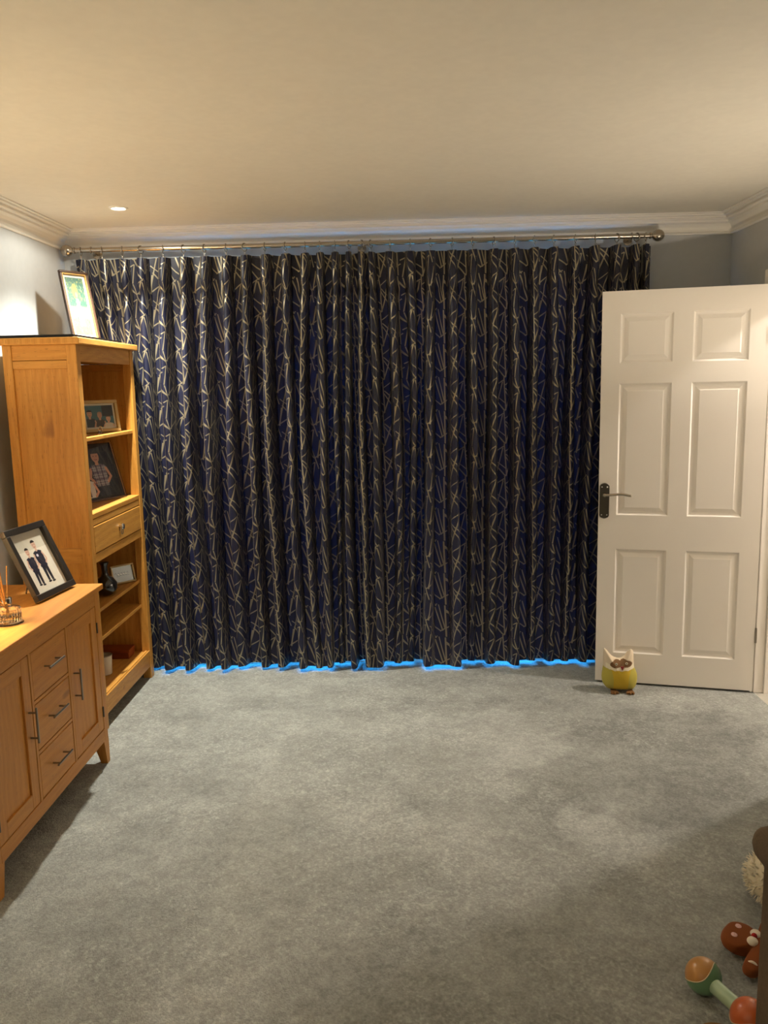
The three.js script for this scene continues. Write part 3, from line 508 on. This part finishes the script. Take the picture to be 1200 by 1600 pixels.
// ------------------------------------------------------------------ small things on the furniture
{
  const t = thing('reed_diffuser', 'ribbed glass reed diffuser with wooden sticks on the sideboard', 'diffuser', [-1.385, 0.777, -2.705]);
  const n = 96, prof = [[0.001, 0.0], [0.040, 0.0], [0.043, 0.003], [0.043, 0.046], [0.040, 0.052], [0.020, 0.055], [0.0145, 0.058], [0.0145, 0.066]];
  const ribbed = (p, amp) => { const g = lathe(p, n), q = g.attributes.position; for (let i = 0; i < q.count; i++) { const r = Math.hypot(q.getX(i), q.getZ(i)), y = q.getY(i); if (r > 0.035 && y > 0.004 && y < 0.048) { const s = 1 + amp * Math.cos(Math.atan2(q.getZ(i), q.getX(i)) * 24); q.setX(i, q.getX(i) * s); q.setZ(i, q.getZ(i) * s); } } g.computeVertexNormals(); return g; };
  part('coaster', lathe([[0.001, 0], [0.047, 0], [0.049, 0.002], [0.047, 0.004], [0.001, 0.004]], 48), M.clearGlass, t);
  const b = part('bottle', ribbed([...prof, [0.012, 0.066], [0.012, 0.058], [0.036, 0.049], [0.0385, 0.044], [0.0385, 0.006], [0.001, 0.006]], 0.03), M.clearGlass, t); b.position.y = 0.0045;
  part('scented_oil', lathe([[0.001, 0.0065], [0.0378, 0.0065], [0.0378, 0.022], [0.001, 0.022]], 48), phys(0xfcf4de, 0.03, { transmission: 1, thickness: 0.03, ior: 1.36 }), b);
  part('collar', lathe([[0.010, 0.071], [0.016, 0.071], [0.0165, 0.074], [0.0165, 0.090], [0.015, 0.092], [0.007, 0.092]], 32), M.chrome, t);
  for (const [dx, dy, dz] of [[0.004, 0.13, -0.012], [0.012, 0.135, 0.055], [-0.004, 0.13, 0.062], [-0.012, 0.11, 0.035], [0.010, 0.105, 0.085], [-0.02, 0.10, 0.095], [-0.015, 0.13, 0.02]]) part('reed', bar([-dx * 0.3, 0.02, -dz * 0.12], [dx, 0.09 + dy * 0.85, dz], 0.0017, 6), std(0xd39a4c, 0.7), t);
}
{
  const t = thing('round_vase', 'glossy black round vase on the lower bookcase shelf', 'vase', [-1.505, 0.558, -3.93]);
  part('body', lathe([[0.001, 0], [0.03, 0], [0.048, 0.012], [0.058, 0.038], [0.056, 0.062], [0.04, 0.085], [0.02, 0.096], [0.0145, 0.115], [0.016, 0.15], [0.024, 0.165], [0.021, 0.165], [0.012, 0.15], [0.001, 0.15]], 40), phys(0x0b0a0a, 0.08, { clearcoat: 1 }), t);
}
{
  const t = thing('white_tin', 'small white tin with a dark rim on the bottom bookcase shelf', 'tin', [-1.535, 0.151, -3.91]);
  part('body', lathe([[0.001, 0], [0.034, 0], [0.036, 0.004], [0.040, 0.098], [0.038, 0.098], [0.034, 0.006], [0.001, 0.006]], 40), std(0xcfc8b8, 0.5), t);
  part('rim', new THREE.TorusGeometry(0.040, 0.0026, 10, 40).rotateX(Math.PI / 2).translate(0, 0.099, 0), std(0x8f887c, 0.35, { metalness: 0.6 }), t);
  part('handle', tube([[0, 0.085, 0.0405], [0.02, 0.06, 0.055], [0, 0.045, 0.060], [-0.02, 0.06, 0.055], [0, 0.085, 0.0405]], 0.0015, 24, 6), M.steel, t);
}
{
  const t = thing('wooden_box', 'brown lidded wooden box at the back of the bottom bookcase shelf', 'box', [-1.595, 0.151, -4.178]);
  const w = std(0xa86a3a, 0.5, { map: oakMap });
  part('body', boxG(0.22, 0.034, 0.09, 0, 0.017, 0, 0.003, 'x'), w, t); part('lid', boxG(0.226, 0.016, 0.096, 0, 0.0425, 0, 0.003, 'x'), w, t);
}
{
  const t = thing('crystal_ornament', 'small clear crystal ornament in front of the landscape frame', 'ornament', [-1.478, 1.3615, -3.945]);
  part('base', lathe([[0.001, 0], [0.014, 0], [0.014, 0.004], [0.001, 0.004]], 8), M.clearGlass, t); part('crystal', new THREE.IcosahedronGeometry(0.013, 0).translate(0, 0.016, 0), M.clearGlass, t); part('crystal', new THREE.IcosahedronGeometry(0.008, 0).translate(0.004, 0.030, 0.006), M.clearGlass, t);
}

// ------------------------------------------------------------------ owl doorstop
function inflated(outline, [cx, cy], depth, rings = 26, power = 0.5) {   // a stuffed shape: flat outline, swelling towards its middle
  const n = outline.length, pos = [], idx = [];
  if (outline.reduce((a, [x, y], i) => { const [u, v] = outline[(i + 1) % n]; return a + x * v - u * y; }, 0) < 0) outline = [...outline].reverse();
  for (const s of [1, -1]) {
    const o = pos.length / 3; pos.push(cx, cy, s * depth);
    for (let k = 1; k <= rings; k++) { const r = k / rings, z = s * depth * Math.pow(Math.max(0, 1 - r * r), power); for (const [x, y] of outline) pos.push(lerp(cx, x, r), lerp(cy, y, r), z); }
    const v = (k, i) => o + 1 + (k - 1) * n + (i % n), tri = (a, b, c) => s > 0 ? idx.push(a, b, c) : idx.push(a, c, b);
    for (let i = 0; i < n; i++) { tri(o, v(1, i), v(1, i + 1)); for (let k = 1; k < rings; k++) { tri(v(k, i), v(k + 1, i), v(k + 1, i + 1)); tri(v(k, i), v(k + 1, i + 1), v(k, i + 1)); } }
  }
  let g = new THREE.BufferGeometry(); g.setAttribute('position', new THREE.Float32BufferAttribute(pos, 3)); g.setIndex(idx); g = mergeVertices(g, 1e-5); g.computeVertexNormals(); return g;
}
function pick(g, test, push = 0) {   // the triangles of g whose centre passes the test, moved out along the normals
  const p = g.attributes.position, n = g.attributes.normal, id = g.index.array, pos = [], nor = [];
  for (let i = 0; i < id.length; i += 3) {
    const t = [id[i], id[i + 1], id[i + 2]], m = (f) => (f(t[0]) + f(t[1]) + f(t[2])) / 3;
    if (!test(m((a) => p.getX(a)), m((a) => p.getY(a)), m((a) => p.getZ(a)))) continue;
    for (const a of t) { pos.push(p.getX(a) + n.getX(a) * push, p.getY(a) + n.getY(a) * push, p.getZ(a) + n.getZ(a) * push); nor.push(n.getX(a), n.getY(a), n.getZ(a)); }
  }
  const q = new THREE.BufferGeometry(); q.setAttribute('position', new THREE.Float32BufferAttribute(pos, 3)); q.setAttribute('normal', new THREE.Float32BufferAttribute(nor, 3)); return q;
}
const spline = (pts, n = 160) => { const c = new THREE.CatmullRomCurve3(pts.map(([x, y]) => new THREE.Vector3(x, y, 0)), true, 'catmullrom', 0.5); return c.getPoints(n).slice(0, n).map((p) => [p.x, p.y]); };
{
  const t = thing('owl_doorstop', 'yellow and cream felt owl doorstop sitting against the white door', 'doorstop', [1.073, 0, -3.985], -0.12);
  const out = spline([[-0.078, 0.222], [-0.066, 0.216], [-0.04, 0.186], [-0.006, 0.172], [0.024, 0.184], [0.046, 0.214], [0.060, 0.220], [0.068, 0.196], [0.070, 0.16], [0.072, 0.132], [0.086, 0.10], [0.089, 0.07], [0.083, 0.035], [0.066, 0.014], [0.03, 0.010], [-0.03, 0.010], [-0.06, 0.018], [-0.08, 0.042], [-0.087, 0.075], [-0.084, 0.11], [-0.080, 0.135], [-0.081, 0.18]], 200);
  const g = inflated(out, [0, 0.10], 0.056, 40, 0.45);
  const hem = (x) => 0.121 + 0.010 * (x / 0.08) ** 2 + (Math.abs(x) < 0.058 ? 0.004 * Math.abs(Math.sin((x - 0.004) / 0.0105 * 1.0)) : 0.004);
  const wing = (x, y) => y < hem(x) && Math.abs(x - 0.004) > 0.046 + 0.016 * (1 - ((y - 0.06) / 0.06) ** 2) * -0.6 + (y < 0.05 ? (0.05 - y) * -0.2 : 0);
  const felt = (c) => phys(c, 0.95, { sheen: 0.4, sheenColor: new THREE.Color(0xffffff), sheenRoughness: 0.6 });
  part('body', pick(g, (x, y, z) => y < hem(x) && !(z > 0 && wing(x, y))), felt(0xc9a82e), t);
  part('head', pick(g, (x, y) => y >= hem(x)), felt(0xd8c7ad), t);
  for (const s of [-1, 1]) part('wing', pick(g, (x, y, z) => z > 0 && x * s > 0 && wing(x, y)), felt(0xb3a648), t);
  part('muzzle', pick(g, (x, y, z) => z > 0 && y >= hem(x) && y < 0.137 + 0.02 * Math.abs(x) / 0.06 && Math.abs(x) < 0.07, 0.0008), felt(0xe8dcc2), t);
  part('eye_mask', pick(g, (x, y, z) => z > 0 && (((x + 0.022) / 0.029) ** 2 + ((y - 0.155) / 0.0175) ** 2 < 1 || ((x - 0.027) / 0.029) ** 2 + ((y - 0.160) / 0.0175) ** 2 < 1), 0.0016), felt(0x6e4f30), t);
  for (const [x, y] of [[-0.022, 0.158], [0.028, 0.163]]) { const e = part('eye', new THREE.TorusGeometry(0.0048, 0.0019, 8, 20).translate(x, y, 0.0515), felt(0xd9cdb2), t); part('pupil', new THREE.SphereGeometry(0.003, 10, 8).translate(x, y, 0.0515), std(0x2a1c10, 0.4), e); }
  part('beak', (() => { const s = new THREE.Shape(); s.moveTo(-0.008, 0.007); s.quadraticCurveTo(0, 0.011, 0.008, 0.007); s.lineTo(0.001, -0.010); s.lineTo(-0.008, 0.007); return new THREE.ExtrudeGeometry(s, { depth: 0.003, bevelEnabled: true, bevelSize: 0.001, bevelThickness: 0.001 }).translate(0.007, 0.138, 0.052); })(), felt(0x8e2e2e), t);
  for (const [x, r] of [[-0.028, 0.1], [0.052, -0.1]]) { const f = new THREE.Shape(); f.moveTo(-0.008, -0.03); f.lineTo(-0.018, 0.016); f.quadraticCurveTo(-0.015, 0.024, -0.009, 0.016); f.quadraticCurveTo(-0.004, 0.012, -0.003, 0.022); f.quadraticCurveTo(0, 0.029, 0.003, 0.022); f.quadraticCurveTo(0.004, 0.012, 0.009, 0.016); f.quadraticCurveTo(0.015, 0.024, 0.018, 0.014); f.lineTo(0.008, -0.03); part('foot', new THREE.ExtrudeGeometry(f, { depth: 0.007, bevelEnabled: true, bevelSize: 0.002, bevelThickness: 0.002 }).rotateX(Math.PI / 2).rotateY(r).translate(x, 0.0115, 0.036), felt(0x7a5226), t); }
}

// ------------------------------------------------------------------ sofa and toys
{
  const fabric = std(0x6e6050, 0.95, { map: paintTexture([236, 232, 226], 26, 81) }); fabric.map.repeat.set(6, 6);
  const t = thing('sofa', 'dark taupe upholstered sofa with a padded arm at the right edge', 'sofa', [0, 0, 0]);
  const P = (name, ...a) => part(name, span(...a), fabric, t);
  const z1 = -1.70, z0 = 0.25, x0 = 0.785, x1 = 1.70;
  P('arm', x0, x1 - 0.2, 0.06, 0.53, z1, z1 + 0.2, 0.02); P('arm_pad', x0 - 0.028, x1 - 0.2, 0.505, 0.588, z1 - 0.018, z1 + 0.22, 0.038);
  P('arm', x0, x1 - 0.2, 0.06, 0.53, z0 - 0.2, z0, 0.02); P('arm_pad', x0 - 0.028, x1 - 0.2, 0.505, 0.588, z0 - 0.22, z0 + 0.018, 0.038);
  P('base', x0 + 0.02, x1 - 0.2, 0.06, 0.28, z1 + 0.2, z0 - 0.2, 0.015); P('backrest', x1 - 0.2, x1, 0.06, 0.82, z1, z0, 0.05);
  const zm = (z0 + z1) / 2; P('seat_cushion', x0 + 0.01, x1 - 0.2, 0.28, 0.43, z1 + 0.205, zm - 0.002, 0.04); P('seat_cushion', x0 + 0.01, x1 - 0.2, 0.28, 0.43, zm + 0.002, z0 - 0.205, 0.04);
  for (const x of [x0 + 0.06, x1 - 0.06]) for (const z of [z1 + 0.06, z0 - 0.06]) part('foot', lathe([[0.001, 0], [0.018, 0], [0.026, 0.062], [0.001, 0.062]], 20).translate(x, 0, z), M.walnut, t);
}
{
  const t = thing('dumbbell_rattle', 'toy rattle with two painted balls on a pale green bar lying on the carpet', 'toy', [0, 0, 0]);
  const A = new THREE.Vector3(0.748, 0.046, -1.905), B = new THREE.Vector3(0.808, 0.046, -1.765), ax = B.clone().sub(A).normalize();
  const q = new THREE.Quaternion().setFromUnitVectors(new THREE.Vector3(0, 1, 0), ax), gloss = (c) => phys(c, 0.35, { clearcoat: 0.4, clearcoatRoughness: 0.2 });
  part('bar', bar(A.toArray(), B.toArray(), 0.0185, 28), gloss(0xa9c4a4), t);
  const half = (r, tilt, spin, top) => {   // half of a ball along a wavy seam
    const g = new THREE.SphereGeometry(r, 56, 40), out = mergeVertices(g, 1e-6), k = pick(out, (x, y, z) => (y > 0.014 * Math.sin(Math.atan2(z, x) * 2)) === top); k.rotateX(tilt); k.rotateY(spin); return k;
  };
  const ball = (C, tilt, spin, c1, c2, name) => {
    const b = new THREE.Group(); b.name = name; t.add(b); b.position.copy(C);
    part('upper_half', half(0.045, tilt, spin, true), gloss(c1), b); part('lower_half', half(0.045, tilt, spin, false), gloss(c2), b);
    const ring = []; for (let i = 0; i <= 80; i++) { const a = i / 80 * Math.PI * 2, y = 0.014 * Math.sin(a * 2), r = Math.sqrt(0.045 ** 2 - y * y); ring.push(new THREE.Vector3(Math.cos(a) * r, y, Math.sin(a) * r)); }
    const s = new THREE.TubeGeometry(new THREE.CatmullRomCurve3(ring, true), 120, 0.0014, 6, true).rotateX(tilt).rotateY(spin); part('seam', s, gloss(0xd8c9a2), b);
  };
  ball(A, 0.95, 3.54, 0xc08a4a, 0x6f9a74, 'ball'); ball(B, 0.1, 2.2, 0xc8622c, 0x5c7a56, 'ball');
  void q;
}
{
  // plush gingerbread figure lying on the carpet, its right half behind the sofa arm
  const t = thing('gingerbread_toy', 'brown plush gingerbread figure with white trimmings lying beside the sofa', 'soft toy', [0.955, 0.024, -2.035]);
  const out = spline([[0, 0.105], [0.045, 0.095], [0.06, 0.06], [0.040, 0.024], [0.075, 0.026], [0.115, 0.024], [0.128, 0.004], [0.112, -0.014], [0.075, -0.018], [0.046, -0.024], [0.05, -0.07], [0.07, -0.115], [0.055, -0.145], [0.028, -0.14], [0.0, -0.09], [-0.028, -0.14], [-0.055, -0.145], [-0.07, -0.115], [-0.05, -0.07], [-0.046, -0.024], [-0.075, -0.018], [-0.112, -0.014], [-0.128, 0.004], [-0.115, 0.024], [-0.075, 0.026], [-0.040, 0.024], [-0.06, 0.06], [-0.045, 0.095]], 220);
  const g = inflated(out, [0, 0], 0.024, 22, 0.35), plush = (c) => phys(c, 1, { sheen: 0.5, sheenColor: new THREE.Color(0xd08040), sheenRoughness: 0.7 });
  const body = part('body', g, plush(0x7a3f14), t);
  for (const [x, y] of [[-0.022, 0.07], [0.022, 0.07]]) part('eye', lathe([[0.001, 0.003], [0.008, 0.002], [0.0085, 0]], 20).rotateX(Math.PI / 2).translate(x, y, 0.0195), std(0xe0b4b0, 0.5), body);
  part('bow', merge([new THREE.SphereGeometry(0.018, 16, 12).scale(1, 0.8, 0.5).translate(-0.018, 0.024, 0.022), new THREE.SphereGeometry(0.018, 16, 12).scale(1, 0.8, 0.5).translate(0.018, 0.024, 0.022)]), plush(0xe6dccb), t);
  part('bow_knot', new THREE.SphereGeometry(0.008, 12, 10).translate(0, 0.024, 0.027), plush(0xa01c1c), t);
  part('button', new THREE.SphereGeometry(0.012, 14, 10).scale(1, 1, 0.5).translate(0, -0.02, 0.024), plush(0xe6dccb), t);
  for (const s of [-1, 1]) part('wrist_stripe', tube([[s * 0.098, 0.024, 0.006], [s * 0.096, 0.004, 0.018], [s * 0.098, -0.015, 0.006]], 0.004, 16, 8), plush(0xe6dccb), t);
  for (const s of [-1, 1]) part('ankle_stripe', tube([[s * 0.036, -0.112, 0.012], [s * 0.046, -0.106, 0.018], [s * 0.066, -0.100, 0.010]], 0.004, 16, 8), plush(0xe6dccb), t);
  t.rotation.order = 'YXZ'; t.rotation.set(-Math.PI / 2 + 0.10, 0.95, 0);
}
{
  const t = thing('fluffy_toy', 'cream fluffy soft toy lying behind the sofa arm', 'soft toy', [1.105, 0, -2.275]);
  const g = mergeVertices(new THREE.IcosahedronGeometry(0.09, 5).deleteAttribute('uv').deleteAttribute('normal'), 1e-6), p = g.attributes.position;
  for (let i = 0; i < p.count; i++) { const v = new THREE.Vector3().fromBufferAttribute(p, i), k = 1 + 0.16 * (noise(v.x * 45 + 9, v.y * 45 + v.z * 31, 91) - 0.5) + 0.1 * (noise(v.z * 120, v.x * 120 + v.y * 90, 92) - 0.5); p.setXYZ(i, v.x * k, 0.072 + v.y * k * 0.78, v.z * k); }
  g.computeVertexNormals(); const wool = phys(0xe2d8bf, 1, { sheen: 0.5, sheenColor: new THREE.Color(0xffffff) }); part('body', g, wool, t);
  const tufts = []; for (let i = 0; i < 900; i++) { const k = Math.floor(rand() * p.count), v = new THREE.Vector3().fromBufferAttribute(p, k), n = new THREE.Vector3().fromBufferAttribute(g.attributes.normal, k).add(new THREE.Vector3(rand() - 0.5, rand() - 0.5, rand() - 0.5)).normalize(); if (v.y < 0.01) continue; const c = new THREE.ConeGeometry(0.0035, 0.02, 4, 1, true).translate(0, 0.008, 0); c.applyQuaternion(new THREE.Quaternion().setFromUnitVectors(new THREE.Vector3(0, 1, 0), n)); tufts.push(c.translate(v.x, v.y, v.z)); }
  const f = part('fleece', merge(tufts), wool, t); f.userData.kind = 'stuff';
}
{
  const t = thing('wooden_bowl', 'round brown wooden bowl on the carpet in front of the rattle', 'toy bowl', [0.705, 0, -1.685]);
  part('body', lathe([[0.001, 0], [0.03, 0], [0.045, 0.02], [0.052, 0.055], [0.050, 0.060], [0.046, 0.057], [0.040, 0.024], [0.028, 0.008], [0.001, 0.008]], 40), std(0x8a6a38, 0.5), t);
}
renderer.render(scene, camera);
